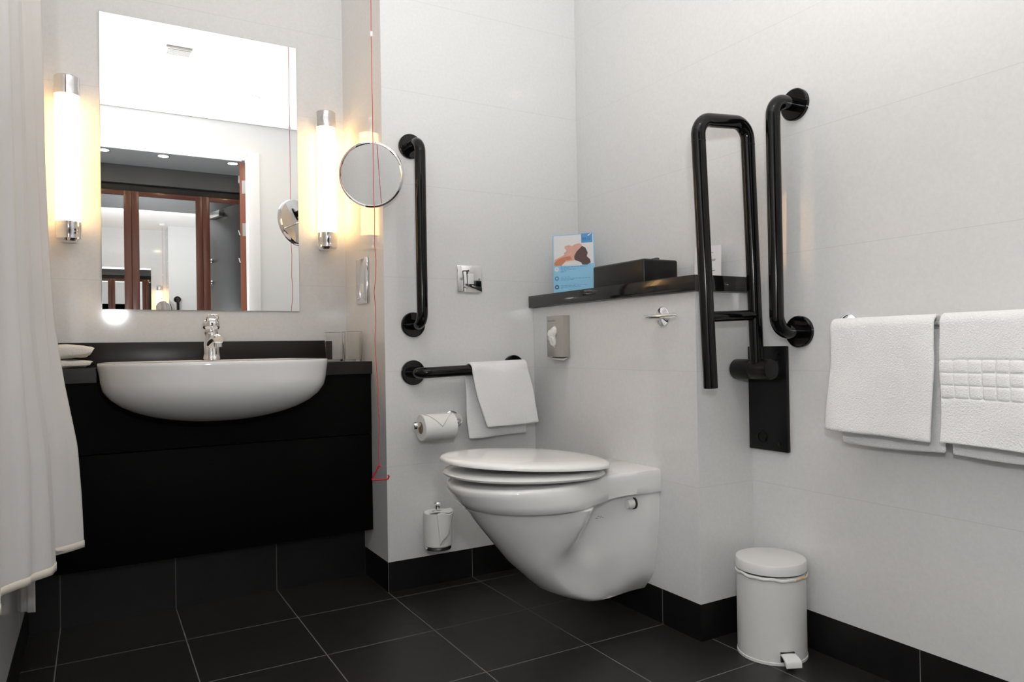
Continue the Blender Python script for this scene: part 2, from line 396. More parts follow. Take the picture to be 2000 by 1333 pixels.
def bring(z, s=None, dz=0):
    s = bowl_ring(z) if s is None else s
    out = []
    for p in basin_outline(1.0):
        cx, cy = 0.313, 2.252
        # lower levels shrink towards a point a little behind the front
        out.append(V((cx+(p.x-cx)*s, cy+(p.y-cy)*s, z+dz)))
    return out
for z in zs: rings.append(bring(z))
rings.append(bring(0, 0.993, ZR)); rings.append(bring(0, 0.972, ZR+.0005)); rings.append(bring(0, 0.955, ZR-.002))
def inner(k, z):
    out = []
    for p in basin_outline(1.0, yb=2.37):
        out.append(V((0.313+(p.x-0.313)*k, 2.235+(p.y-2.235)*k, z)))
    return out
rings += [inner(.93, ZR-.003), inner(.90, ZR-.02), inner(.84, ZR-.06), inner(.70, ZR-.105), inner(.45, ZR-.125), inner(.12, ZR-.132)]
loft(bm, rings); obj('bowl', bm, M_ceramic, ws, angle=50)
bm = NB(); lathe(bm, [(0, 0), (.03, 0), (.032, .002), (.02, .004), (0, .004)], (0.313, 2.235, ZR-.1325), seg=24); obj('waste', bm, M_chrome, ws)

ct = None
def cut_outline(grow):
    pts = [p for p in basin_outline(1.0, grow=grow)]
    return pts
bm = NB()
yf, yb_ = 2.305, 2.563
# the worktop: two side pieces and a back strip around the basin recess, one continuous outline
sil = sorted([p for p in basin_outline(1.0, n=144, grow=0.0015) if p.y > yf], key=lambda p: math.atan2(p.y-2.245, p.x-0.313))
right = [(p.x, p.y) for p in sil]
xr_, xl_ = right[0][0], right[-1][0]
poly = [(XN-.001, yf), (XN-.001, yb_), (XL+.001, yb_), (XL+.001, yf), (xl_, yf)] + list(reversed(right)) + [(xr_, yf)]
loft(bm, [[V((x, y, 0.690)) for x, y in poly], [V((x, y, 0.7305)) for x, y in poly]])
ct = tag(obj('worktop', bm, M_counter), 'dark wood worktop running wall to wall around the white basin', 'worktop')
bm = NB(); box(bm, XL+.001, 0.737, yb_, Y1-.0005, 0.690, 0.8045, 0.0015); obj('upstand', bm, M_counter, ct)
bm = NB(); box(bm, 0.737, XN-.001, yb_, Y1-.0005, 0.690, 0.7305); obj('worktop_end', bm, M_counter, ct)

vc = thing('vanity_unit', 'black vanity cabinet hung below the washbasin', 'cabinet', (0.315, 2.33, 0.17))
# apron with the basin cut-out
bm = NB()
yplane = YV
def bowl_section(y):
    """half-width of the bowl at plane y for height z"""
    res = []
    for k in range(40):
        z = 0.574+(0.690-0.574)*k/39
        r = bring(z); xs = []
        for i in range(len(r)):
            p, q = r[i], r[(i+1) % len(r)]
            if (p.y-y)*(q.y-y) < 0: xs.append(p.x+(q.x-p.x)*(y-p.y)/(q.y-p.y))
        if len(xs) >= 2: res.append((min(xs), max(xs), z))
    return res
sec = bowl_section(yplane); sec2 = bowl_section(yplane+0.018)
lo = min(sec[0][2], sec2[0][2])
cut = [(max(a[1], b[1] if b else 0)+.002, a[2]-.002) for a, b in [(s, next((q for q in sec2 if abs(q[2]-s[2]) < 1e-6), None)) for s in sec]]
cutl = [(0.626-x, z) for x, z in cut]
poly = [(XL+.001, 0.4915), (XN-.0015, 0.4915), (XN-.0015, 0.6895)] + [(cut[-1][0], 0.6895)] + list(reversed(cut)) + cutl + [(cutl[-1][0], 0.6895), (XL+.001, 0.6895)]
prism(bm, poly, 'y', YV, YV+.018); obj('apron', bm, M_vanity, vc)
bm = NB(); box(bm, XL+.001, XN-.0015, YV, YV+.018, 0.172, 0.4885, 0.001); obj('front_panel', bm, M_vanity, vc)
bm = NB(); box(bm, XL+.001, XN-.0015, YV+.018, YT, 0.172, 0.19); obj('bottom_panel', bm, M_vanity, vc)

# ---- tap
tp = thing('mixer_tap', 'chrome mixer tap standing on the basin ledge', 'tap', (0.3165, 2.43, ZR))
tx, ty = 0.3165, 2.425
bm = NB(); lathe(bm, [(0, 0), (.028, 0), (.028, .006), (.0265, .009), (.026, .02), (.0225, .05), (.019, .075), (.0215, .085), (.0225, .098), (.018, .106), (0, .107)], (tx, ty, ZR), seg=28); obj('body', bm, M_chrome, tp)
bm = NB(); tube(bm, catmull([(tx, ty-.008, ZR+.048), (tx+.002, ty-.05, ZR+.062), (tx+.004, ty-.09, ZR+.066), (tx+.005, ty-.115, ZR+.060)], 12), [.0165, .0163, .016, .0158, .0155, .0152, .0148, .0146, .0144, .0142, .014, .0138, .0135], 18)
sp = obj('spout', bm, M_chrome, tp)
bm = NB(); lathe(bm, [(0, 0), (.012, 0), (.012, .012), (0, .012)], (tx+.005, ty-.108, ZR+.040), seg=18); obj('aerator', bm, M_chrome, sp)
bm = NB(); lathe(bm, [(0, 0), (.02, .001), (.026, .01), (.027, .02), (.024, .03), (.014, .037), (0, .039)], (tx, ty, ZR+.092), seg=24)
tube(bm, fillet([(tx-.014, ty-.01, ZR+.118), (tx-.013, ty-.045, ZR+.138), (tx+.013, ty-.045, ZR+.138), (tx+.014, ty-.01, ZR+.118)], .010), .0045, 10)
lv = obj('lever', bm, M_chrome, tp)
bm = NB(); lathe(bm, [(0, 0), (.0028, 0), (.0028, .001), (0, .0012)], (tx, ty-.0262, ZR+.112), (0, -1, 0), 10); obj('index_dot', bm, M_black, lv)['label'] = 'small dark dot on the lever'

# ---- vanity mirror
vm = thing('vanity_mirror', 'tall frameless rectangular mirror above the washbasin', 'mirror', (0.325, Y1-.006, 0.908))
bm = NB(); box(bm, 0.0215, 0.6285, Y1-.006, Y1-.0005, 0.9075, 1.8405); obj('glass_edge', bm, M_glassedge, vm)
bm = NB(); box(bm, 0.0225, 0.6275, Y1-.0066, Y1-.006, 0.9085, 1.8395); obj('reflective_face', bm, M_mirror, vm)

# ---- wall lamps
def wall_lamp(x, z0, z1, label):
    t = thing('wall_lamp', label, 'wall lamp', (x, Y1, z0), 'lamps either side of the vanity mirror')
    yc = Y1-.050
    bm = NB(); box(bm, x-.02, x+.02, Y1-.012, Y1-.0005, z0+.002, z1-.002, .003); obj('backplate', bm, M_chrome, t)
    bm = NB(); lathe(bm, [(0, 0), (.0325, 0), (.0325, z1-z0-.115), (0, z1-z0-.115)], (x, yc, z0+.058), seg=36); obj('diffuser', bm, M_lamp, t)
    for a, b, tip in ((z0, z0+.058, 0), (z1-.057, z1, 1)):
        bm = NB()
        pr = [(0, 0), (.026, 0), (.034, .008 if not tip else 0), (.0345, .028), (.0352, .030), (.0352, b-a), (0, b-a)] if not tip else [(0, 0), (.0352, 0), (.0352, .026), (.0345, .028), (.0345, b-a-.003), (.032, b-a), (0, b-a)]
        lathe(bm, pr, (x, yc, a), seg=36); box(bm, x-.02, x+.02, yc+.02, Y1-.011, a+.006, b-.006, .002)
        obj('end_cap', bm, M_chrome, t)
wall_lamp(-0.064, 1.108, 1.603, 'tubular wall lamp between the shower curtain and the mirror')
wall_lamp(0.7175, 1.125, 1.612, 'tubular wall lamp right of the mirror, next to the round shaving mirror')

# ---- round magnifying mirror on its arm
mc = V((0.7405, 2.12, 1.303)); mn = V((-0.50, -0.85, -0.17)).normalized()
mm = thing('magnifying_mirror', 'round chrome-rimmed shaving mirror on a wall arm', 'mirror', mc)
bm = NB(); R_ = .0935
lathe(bm, [(R_*k/10, .004+.012*(k/10)**2) for k in range(11)], mc, mn, 56); 
obj('concave_glass', bm, M_mirror, mm, recalc=False)
bm = NB(); rim = []
a_, b_ = frame(mn)
lathe(bm, [(.090, .0155), (.0935, .0185), (.0985, .016), (.099, .004), (.095, -.004), (.05, -.010), (0, -.012)], mc, mn, 56); obj('rim', bm, M_chrome, mm)
bm = NB(); bk = mc-mn*.012
tube(bm, fillet([bk, bk-mn*.03, V((0.752, 2.30, 1.29)), V((XN-.012, 2.33, 1.29))], .02), .0055, 12); obj('arm', bm, M_chrome, mm)
bm = NB(); lathe(bm, [(0, 0), (.03, 0), (.03, .008), (.014, .014), (0, .016)], (XN, 2.33, 1.29), (-1, 0, 0), 26); obj('wall_rose', bm, M_chrome, mm)

# ---- chrome shaver outlet on the niche return
so = thing('shaver_socket', 'tall chrome shaver outlet on the warm-lit return wall above the glasses', 'socket', (XN, 2.383, 0.925))
bm = NB(); box(bm, XN-.008, XN-.0005, 2.325, 2.441, 0.925, 1.079, .003); obj('plate', bm, M_chrome, so)
bm = NB(); box(bm, XN-.0095, XN-.0075, 2.362, 2.392, 0.962, 0.992, .0005); obj('label_plate', bm, M_whitep, so)['label'] = 'small white label'
for yy in (2.350, 2.416):
    bm = NB(); lathe(bm, [(0, 0), (.004, 0), (.0035, .0012), (0, .0015)], (XN-.008, yy, 0.943), (-1, 0, 0), 12)
    obj('screw', bm, M_steel, so)
# ---- spur plate on the corner block
sp_ = thing('fused_spur', 'square chrome switch plate with a small white insert, right of the upright grab rail', 'switch', (1.095, Y2, 0.956))
bm = NB(); box(bm, 1.0485, 1.1415, Y2-.010, Y2-.0002, 0.956, 1.0465, .003); obj('plate', bm, M_chrome, sp_)
bm = NB(); box(bm, 1.0865, 1.1085, Y2-.0125, Y2-.0095, 0.984, 1.019, .001); obj('rocker', bm, M_whitep, sp_)['label'] = 'white rocker'
for xx in (1.0635, 1.1285):
    bm = NB(); lathe(bm, [(0, 0), (.006, 0), (.0055, .002), (0, .003)], (xx, Y2-.010, 1.001), (0, -1, 0), 16); obj('screw', bm, M_steel, sp_)

# ---- glasses
def tumbler(x, y, label):
    bm = NB(); r = .033
    lathe(bm, [(0, 0), (r*.86, 0), (r*.9, .003), (r, .10), (r-.0008, .1008), (r-.0018, .10), (r*.9-.002, .007), (0, .006)], (x, y, 0.7308), seg=40)
    tag(obj('drinking_glass', bm, M_glass), label, 'glass', 'tumblers on the worktop')
tumbler(0.7255, 2.50, 'clear tumbler standing next to the dark upstand end')
tumbler(0.7590, 2.395, 'clear tumbler nearer the worktop corner, below the chrome shaver outlet')

# ---- folded face cloths
def folded_cloth(z0, h, x0, x1, label, seed):
    def ring(u):
        x = x0+(x1-x0)*u; out = []
        for k in range(40):
            th = 2*PI*k/40; c, s = math.cos(th), math.sin(th)
            yy = 2.41+.062*math.copysign(abs(c)**.35, c)
            edge = 1-.10*u-.22*max(0, (u-.45)/.55)-.25*max(0, (u-.80)/.20)**2-.25*max(0, (.1-u)/.1)**2
            zz = z0+h/2+h/2*edge*math.copysign(abs(s)**.55, s)+.004*noise.noise(V((x*25+seed, yy*22, s*2)))
            zz = max(zz, z0)
            out.append(V((x+.006*s*(u > .9), yy+.003*noise.noise(V((x*40, yy*30, seed))), zz)))
        return out
    bm = NB(); loft(bm, [ring(u/18) for u in range(19)])
    t = tag(obj('face_cloth', bm, M_cream, angle=80), label, 'cloth', 'face cloths folded on the worktop')
folded_cloth(0.7308, .024, -.115, -.010, 'lower folded cream face cloth, directly on the worktop', 1)
folded_cloth(0.7560, .043, -.118, -.006, 'upper plumper folded cream face cloth on top of the other', 5)

# ------------------------------------------------------------------ emergency pull cord
pc = thing('pull_cord', 'thin red emergency cord with a triangular red handle, hanging in front of the return wall', 'pull cord', (0.7245, 2.058, 0.38))
bm = NB(); lathe(bm, [(0, 0), (.04, 0), (.04, -.018), (.03, -.026), (0, -.027)], (0.7235, 2.058, ZC), seg=28); obj('ceiling_switch', bm, M_whitep, pc)
pts = [(0.7235, 2.058, ZC-.026)]
for k in range(1, 40):
    z = ZC-.026-(ZC-.026-.425)*k/40
    w = 0.0022 if z < 1.2 else .0003
    pts.append((0.7230+w*math.sin(k*1.9)+(.002 if z < 1.15 else 0)-(.003 if .70 < z < .95 else 0)+(.003 if z < .7 else 0), 2.058, z))
pts.append((0.7268, 2.058, .425))
bm = NB(); tube(bm, pts, .0011, 8); obj('cord', bm, M_red, pc)
bm = NB(); lathe(bm, [(0, 0), (.004, .001), (.005, .008), (.004, .016), (0, .017)], (0.7232, 2.058, 1.70), seg=14); obj('connector', bm, M_whitep, pc)['label'] = 'small pale connector'
bm = NB(); tube(bm, fillet([(0.7315, 2.050, .4215), (0.7255, 2.055, .4265), (0.7060, 2.066, .3815), (0.7480, 2.040, .3855), (0.7500, 2.036, .3945), (0.7465, 2.038, .3975)], .0035, 5), .0024, 10); obj('handle', bm, M_red, pc)

# ------------------------------------------------------------------ grab rails
def flange(parent, c, ax):
    bm = NB(); lathe(bm, [(0, 0), (.040, 0), (.040, .009), (.0375, .0115), (.0, .0118)], c, ax, 44)
    f = obj('flange', bm, M_rail, parent)
    a, b = frame(V(ax)); c = V(c)+V(ax)*.0115
    for s in (1, -1):
        bm = NB(); lathe(bm, [(0, 0), (.0042, 0), (.0038, .0012), (0, .0016)], c+a*.029*s, ax, 12)
        obj('screw_cap', bm, M_rail, f)
def grab_rail(name, p0, p1, out, so, label):
    """p0,p1 wall points, out = wall normal, so = stand-off"""
    p0, p1, out = V(p0), V(p1), V(out)
    t = thing(name, label, 'grab rail', p0, 'black wall grab rails')
    bm = NB(); tube(bm, fillet([p0+out*.006, p0+out*so, p1+out*so, p1+out*.006], .042, 12), .0175, 28); obj('rail_tube', bm, M_rail, t)
    flange(t, p0, out); flange(t, p1, out)
grab_rail('grab_rail', (0.8905, Y2, 0.847), (0.8905, Y2, 1.423), (0, -1, 0), .082, 'upright black grab rail on the pale wall beside the round shaving mirror')
grab_rail('grab_rail', (0.888, Y2, 0.6925), (1.262, Y2, 0.7015), (0, -1, 0), .072, 'horizontal black grab rail with a hand towel draped over it')
grab_rail('grab_rail', (XR, 1.2203, 0.797), (XR, 1.2203, 1.3735), (-1, 0, 0), .087, 'upright black grab rail on the right wall beside the folded-up support arm')

# ---- drop-down support rail, folded up
yr = 1.300
dr_ = thing('drop_down_rail', 'black hinged toilet support arm folded up against the right wall', 'support rail', (XR, 1.32, 0.486))
bm = NB(); box(bm, XR-.013, XR-.0003, 1.2565, 1.3815, 0.4855, 0.7610, .0025)
pl = obj('mounting_plate', bm, M_plate, dr_)
for (py, pz) in ((1.281, 0.742), (1.357, 0.742), (1.281, 0.505)):
    bm = NB(); lathe(bm, [(0, 0), (.005, 0), (.0045, .002), (0, .0028)], (XR-.013, py, pz), (-1, 0, 0), 14); obj('screw', bm, M_plate, pl)
bm = NB(); lathe(bm, [(.0125, 0), (.0165, .0005), (.0165, .002), (.013, .003), (.0125, .001)], (XR-.013, 1.336, 0.520), (-1, 0, 0), 22); obj('bolt_cover', bm, M_rail, pl)
bm = NB(); 
lathe(bm, [(0, 0), (.024, .001), (.0265, .005), (.0265, .058), (.0255, .06), (.0265, .062), (.0265, .115), (.025, .120), (0, .121)], (1.487, 1.379, 0.7015), (0, -1, 0), 36)
obj('hinge_barrel', bm, M_plate, dr_)
bm = NB(); box(bm, 1.487, XR-.012, 1.268, 1.352, 0.678, 0.725, .004); obj('hinge_bracket', bm, M_plate, dr_)
bm = NB(); box(bm, 1.4995, 1.5005, 1.2665, 1.2675, .7, .701); bm.free()
L0, L1 = V((1.3148, yr, 0.660)), V((1.2872, yr, 1.3215))
R0, R1 = V((1.4815, yr, 0.705)), V((1.4600, yr, 1.337))
bm = NB(); tube(bm, fillet([L0, L1, R1, R0], .042, 12), .0175, 28); obj('arm_tube', bm, M_rail, dr_)
bm = NB()
zl = .845
def on_seg(a, b, z): 
    k = (z-a.z)/(b.z-a.z); return a+(b-a)*k
tube(bm, [on_seg(L0, L1, .836), on_seg(R0, R1, .842)], .0135, 22); obj('cross_brace', bm, M_rail, dr_)
for a, b, z in ((L0, L1, 1.268), (R0, R1, 1.28)):
    bm = NB(); p = on_seg(a, b, z); d = (b-a).normalized()
    lathe(bm, [(.0172, -.001), (.0179, -.0008), (.0179, .0008), (.0172, .001)], p, d, 28); obj('joint_ring', bm, M_plate, dr_)

# ------------------------------------------------------------------ shelf and what stands on it
bm = NB(); box(bm, XS, XR-.0005, YS, Y2-.0006, ZSB+.0005, ZST, .0012)
tag(obj('shelf', bm, M_shelf), 'glossy black ledge on top of the toilet boxing', 'shelf')
tb = thing('tissue_box', 'black oblong tissue box cover on the glossy ledge', 'tissue box', (1.435, 1.728, ZST))
bm = NB(); box(bm, 1.370, 1.502, 1.607, 1.853, ZST+.0003, 1.0195, .007, 3); obj('cover', bm, M_box, tb)
bm = NB()
def tis(u, v):
    th = u*2*PI; r = .008+.028*v
    return V((1.43+.5*r*math.cos(th)*1.3+.012*v, 1.668+r*math.sin(th)*1.1, 1.0185+.007*v**.8+.002*math.sin(3*th)*v))
sheet(bm, tis, 28, 6); o = obj('tissue', bm, M_paper, tb); o['label'] = 'white tissue tip'; mod_solid(o, .0006)

# leaflet, stood across the corner
lA = V((1.378, 2.090, ZST)); lB = V((1.4705, 1.976, ZST))
ld = (lB-lA); LW = ld.length; ld.normalize(); LH = .205; ln = V((ld.y, -ld.x, 0)); 
if ln.y > 0: ln = -ln
lf = thing('leaflet', 'light blue spa leaflet with a photo of a reclining woman, standing at the ledge corner', 'leaflet', lA)
def lp(u, v, d): return lA+ld*(u*LW)+V((0, 0, v*LH))+ln*d
def lrect(bm, u0, u1, v0, v1, d0, d1):
    loft(bm, [[lp(u0, v0, d0), lp(u1, v0, d0), lp(u1, v1, d0), lp(u0, v1, d0)], [lp(u0, v0, d1), lp(u1, v0, d1), lp(u1, v1, d1), lp(u0, v1, d1)]])
def lpoly(bm, pts, d0, d1): loft(bm, [[lp(u, v, d0) for u, v in pts], [lp(u, v, d1) for u, v in pts]])
def cv(pts): return [((x-205)/755, (1232-y+(x-205)*-.05)/1062) for x, y in pts]
bm = NB(); lrect(bm, 0, 1, 0, 1, 0, .0016); obj('card', bm, M_blue, lf)
bm = NB(); lrect(bm, .02, .975, .50, .985, .0016, .0018)
ph = obj('photo', bm, M_pwhite, lf); ph['label'] = 'printed photo of a woman lying back'
bm = NB(); lpoly(bm, cv([(235, 715), (228, 610), (330, 560), (415, 520), (412, 480), (440, 468), (455, 440), (415, 400), (430, 360), (500, 345), (560, 362), (600, 335), (690, 312), (735, 345), (735, 400), (650, 470), (610, 560), (590, 620), (440, 640), (360, 710)]), .0018, .0019); obj('printed_face', bm, M_skin, ph)
bm = NB(); lpoly(bm, cv([(225, 715), (225, 660), (300, 600), (400, 560), (520, 540), (560, 600), (440, 620), (350, 712)]), .0019, .00195); obj('printed_shoulder', bm, M_skin2, ph)
bm = NB(); lpoly(bm, cv([(600, 610), (595, 540), (640, 460), (740, 362), (800, 395), (840, 480), (822, 545), (880, 600), (892, 655), (830, 690), (740, 690), (690, 640)]), .0019, .002); obj('printed_hair', bm, M_hair, ph)
bm = NB(); lpoly(bm, cv([(355, 716), (420, 655), (500, 630), (640, 632), (720, 655), (742, 700), (600, 712)]), .00195, .00205); obj('printed_towel', bm, M_pwhite, ph)
bm = NB(); lrect(bm, .69, .955, .845, 1.0, .0019, .002)
lg = obj('logo_panel', bm, M_blue2, lf)
bm = NB()
for (u0, u1, v0, v1) in ((.72, .735, .885, .935), (.755, .77, .885, .935), (.79, .80, .885, .935), (.80, .825, .885, .892), (.80, .825, .908, .914), (.845, .855, .885, .935), (.855, .885, .885, .892), (.885, .895, .885, .935)): lrect(bm, u0, u1, v0, v1, .002, .0021)
lpoly(bm, [(.735, .935), (.74, .935), (.758, .885), (.753, .885)], .002, .0021)
obj('logo_lettering', bm, M_blue3, lg)
bm = NB(); lpoly(bm, [(.84, .965), (.86, .955), (.935, .992), (.925, 1.0)], .002, .0021); obj('logo_stroke', bm, M_pwhite, lg)
for cy_, mt in ((.425, M_pwhite), (.27, M_blue2), (.125, M_blue3)):
    bm = NB(); lpoly(bm, [(.085+.053*math.cos(a*PI/12), cy_+.038*math.sin(a*PI/12)) for a in range(24)], .0016, .0018); ic = obj('round_icon', bm, mt, lf)
    bm = NB(); lpoly(bm, [(.085+.018*math.cos(a*PI/6), cy_+.012*math.sin(a*PI/6)) for a in range(12)], .0018, .0019); obj('icon_mark', bm, M_blue if mt is M_pwhite else M_pwhite, ic)
bm = NB(); rs = random.Random(3)
for v, u1 in ((.475, .88), (.455, .82), (.435, .40), (.415, .55), (.395, .32), (.375, .30), (.29, .40), (.262, .90), (.24, .50), (.146, .82), (.122, .66), (.10, .22)):
    u = .18
    while u < u1:
        w = rs.uniform(.03, .09); lrect(bm, u, min(u+w, u1), v-.004, v+.004, .0016, .0018); u += w+.015
lrect(bm, .06, .22, .025, .036, .0016, .0018)
obj('small_print', bm, M_blue2, lf)

# white card behind the support arm
cd = thing('info_card', 'small white printed card leaning on the wall behind the folded support arm', 'card', (1.52, 1.49, ZST))
cA = V((1.487, 1.525, ZST)); cB = V((1.512, 1.448, ZST)); cdv = (cB-cA).normalized(); cW = (cB-cA).length
cn = V((cdv.y, -cdv.x, 0)); 
if cn.x > 0: cn = -cn
def cp(u, v, d): return cA+cdv*(u*cW)+V((0, 0, v*.098))+V((.006*v, .002*v, 0))+cn*d
def crect(bm, u0, u1, v0, v1, d0, d1):
    loft(bm, [[cp(u0, v0, d0), cp(u1, v0, d0), cp(u1, v1, d0), cp(u0, v1, d0)], [cp(u0, v0, d1), cp(u1, v0, d1), cp(u1, v1, d1), cp(u0, v1, d1)]])
bm = NB(); crect(bm, 0, 1, 0.003, 1, 0, .0012); obj('card', bm, M_pwhite, cd)
bm = NB()
for v, a, b in ((.80, .3, .70), (.60, .25, .80), (.565, .25, .78), (.53, .25, .55), (.36, .3, .65), (.28, .25, .78), (.2, .3, .6)): crect(bm, a, b, v-.012, v+.012, .0012, .0014)
obj('print', bm, M_grey, cd)

# ------------------------------------------------------------------ bag dispenser and hook on the boxing
dx = XB-.028
ds = thing('bag_dispenser', 'brushed grey sanitary bag dispenser on the toilet boxing, below the black ledge', 'dispenser', (XB, 2.004, 0.733))
bm = NB(); box(bm, dx, XB-.0003, 1.955, 2.052, 0.7345, 0.8715, .0015); obj('case', bm, M_disp, ds)
bm = NB(); rs = random.Random(11)
def wad(u, v):
    th = u*2*PI; ph_ = v*PI*.62
    r = .026*math.sin(ph_)*(1+.35*math.sin(3*th+1)*v+.2*noise.noise(V((math.cos(th)*3, math.sin(th)*3, v*4))))
    return V((dx-.001-.016*math.cos(ph_*.9)*(1-.3*v)-.004*noise.noise(V((th*2, v*6, 3))), 2.008+r*math.cos(th)*.8+.004, 0.806+r*math.sin(th)*1.15-.002))
sheet(bm, wad, 40, 10); o = obj('bag_tuft', bm, M_paper, ds, angle=25); o['label'] = 'white bag pulled from the slot'
bm = NB(); sheet(bm, lambda u, v: V((dx+.003+.02*v+.002*math.sin(u*7), 2.046-.086*u, 0.7335-.010*(1-v)*(.4+.6*u))), 12, 3); o = obj('paper_slip', bm, M_paper, ds); mod_solid(o, .0008)
bm = NB(); y = 2.043
for w in (.006, .004, .005, .004, .007, .004, .005): box(bm, dx-.0004, dx+.0005, y-w, y, 0.852, 0.857+.001*(w > .005)); y -= w+.0018
obj('embossed_lettering', bm, M_grey, ds)
hk = thing('robe_hook', 'chrome peg with a round rose on the toilet boxing', 'hook', (XB, 1.505, 0.8465))
bm = NB(); lathe(bm, [(0, 0), (.0265, 0), (.0265, .004), (.024, .006), (.012, .010), (.010, .012), (0, .012)], (XB, 1.505, 0.8465), (-1, 0, 0), 34); obj('rose', bm, M_chrome, hk)
bm = NB(); tube(bm, [(XB-.006, 1.505, .8465), (XB-.040, 1.505, .8455)], [.009, .006], 16)
tube(bm, [(XB-.044, 1.537, .8455), (XB-.042, 1.530, .8455), (XB-.040, 1.505, .8455), (XB-.036, 1.42, .8450), (XB-.035, 1.414, .845)], [.001, .005, .0065, .0060, .004], 16); obj('peg', bm, M_chrome, hk)

# ------------------------------------------------------------------ toilet
TY = 1.640
tl = thing('toilet', 'white wall-hung toilet with its lid closed', 'toilet', (XB, TY, 0.07))
def smooth(t): t = max(0, min(1, t)); return t*t*(3-2*t)
def toilet_ring(z, xf, w, wb, wf, n=30, xw=XB-.0005, xflare0=1.225, xflare1=1.315, xm=.97, xt=1.225):
    """half outline from the front tip to the wall, mirrored; the bowl width w drops to wb between xm and xt"""
    half = []
    for i in range(n+1):
        th = PI/2*i/n
        half.append((xm-(xm-xf)*math.cos(th), w*math.sin(th)))
    m = 44
    for i in range(1, m+1):
        x = xm+(xw-xm)*i/m
        h = w+(wb-w)*smooth((x-xm)/max(1e-4, xt-xm))
        f = smooth((x-xflare0)/(xflare1-xflare0))
        h = h+(wf-h)*f if f > 0 else h
        half.append((x, h))
    pts = [V((x, TY+h, z)) for x, h in reversed(half)] + [V((x, TY-h, z)) for x, h in half[1:]]
    return pts
WB_ = .112
rim_w = .183
prof_z = [0.083, 0.122, 0.205, 0.303, 0.412, 0.43]
prof_x = [1.115, 1.024, 0.938, 0.857, 0.772, 0.760]
rings = []
def body(z):
    xf = interp(z, prof_z, prof_x)
    w = interp(z, [.078, .083, .10, .14, .20, .24, .28, .32, .365], [.050, .062, .076, .088, .100, .118, .142, .160, .173])
    wb = interp(z, [.078, .10, .2, .365], [.046, .060, .074, .080])
    wf = interp(z, [.078, .09, .13, .2, .29, .365], [.036, .046, .076, .093, .104, .108])
    return xf, w, wb, wf
for z in (.0785, .080, .086, .095, .11, .13, .155, .18, .205, .23, .245, .26, .275, .29, .305, .32, .335, .348, .358):
    xf, w, wb, wf = body(z)
    if z < .085: xf += .03 if z < .079 else .012
    xm = interp(z, [.08, .2, .24, .28, .36], [1.10, 1.0, 1.0, 1.03, 1.06])
    xt = interp(z, [.08, .19, .24, .28, .36], [1.22, 1.20, 1.14, 1.125, 1.165])
    rings.append(toilet_ring(z, xf, w, wb, wf, xm=max(xm, xf+.05), xt=max(xt, xf+.10)))
xf, w, wb, wf = body(.360)
rings.append(toilet_ring(.3605, xf+.004, w-.003, wb+.004, wf, xm=1.06, xt=1.165))
rings.append(toilet_ring(.3635, .812, .178, .104, .112, xm=1.0))
rings.append(toilet_ring(.367, .802, .182, WB_, .114, xm=.99))
rings.append(toilet_ring(.385, .789, rim_w+.001, WB_+.001, .114, xm=.985))
rings.append(toilet_ring(.405, .775, rim_w+.001, WB_+.002, .114, xm=.98))
rings.append(toilet_ring(.418, .768, rim_w, WB_+.002, .114, xm=.975))
rings.append(toilet_ring(.4255, .771, rim_w-.003, WB_, .112, xm=.975))
rings.append(toilet_ring(.428, .780, rim_w-.011, WB_-.006, .104, xm=.975, xw=XB-.001))
loft(bm := NB(), rings)
from mathutils.bvhtree import BVHTree
pan_tree = BVHTree.FromBMesh(bm); obj('pan', bm, M_ceramic, tl, angle=55)
# seat and lid, both standing slightly proud at the front
def seat_ring(x0, x1, b, z0, tilt, inset=0.0, dz=0.0, n=72, cx=None):
    cx = x0+(x1-x0)*.56 if cx is None else cx
    out = []
    for i in range(n):
        th = 2*PI*i/n; c, s = math.cos(th), math.sin(th)
        if c < 0: x = cx+(cx-x0-inset)*c; e = 1.0
        else: x = cx+(x1-cx-inset)*math.copysign(abs(c)**.8, c); e = 1.0
        y = TY+(b-inset)*math.copysign(abs(s)**.92, s)
        out.append(V((x, y, z0+dz+tilt*(x1-x))))
    return out
sx0, sx1 = .752, 1.185
bm = NB(); tilt = .036
loft(bm, [seat_ring(sx0+.012, sx1, .186, .4295, tilt, .012), seat_ring(sx0+.008, sx1, .188, .4295, tilt, .002, .003), seat_ring(sx0+.008, sx1, .188, .4295, tilt, .0, .008), seat_ring(sx0+.008, sx1, .188, .4295, tilt, .006, .015), seat_ring(sx0+.008, sx1, .188, .4295, tilt, .02, .0175)])
obj('seat', bm, M_seat, tl, angle=60)
bm = NB(); tilt = .072
loft(bm, [seat_ring(sx0, sx1+.018, .194, .4495, tilt, .012), seat_ring(sx0, sx1+.018, .194, .4495, tilt, .001, .0015), seat_ring(sx0, sx1+.018, .194, .4495, tilt, .0, .006), seat_ring(sx0, sx1+.018, .194, .4495, tilt, .004, .012), seat_ring(sx0, sx1+.018, .194, .4495, tilt, .016, .0165), seat_ring(sx0, sx1+.018, .194, .4495, tilt, .05, .0195), seat_ring(sx0, sx1+.018, .194, .4495, tilt, .11, .0205)])
obj('lid', bm, M_seat, tl, angle=60)
for s in (-.075, .075):
    bm = NB(); lathe(bm, [(0, 0), (.012, 0), (.012, .018), (.010, .021), (0, .021)], (1.195, TY+s, .4285), seg=20); obj('hinge_post', bm, M_seat, tl)
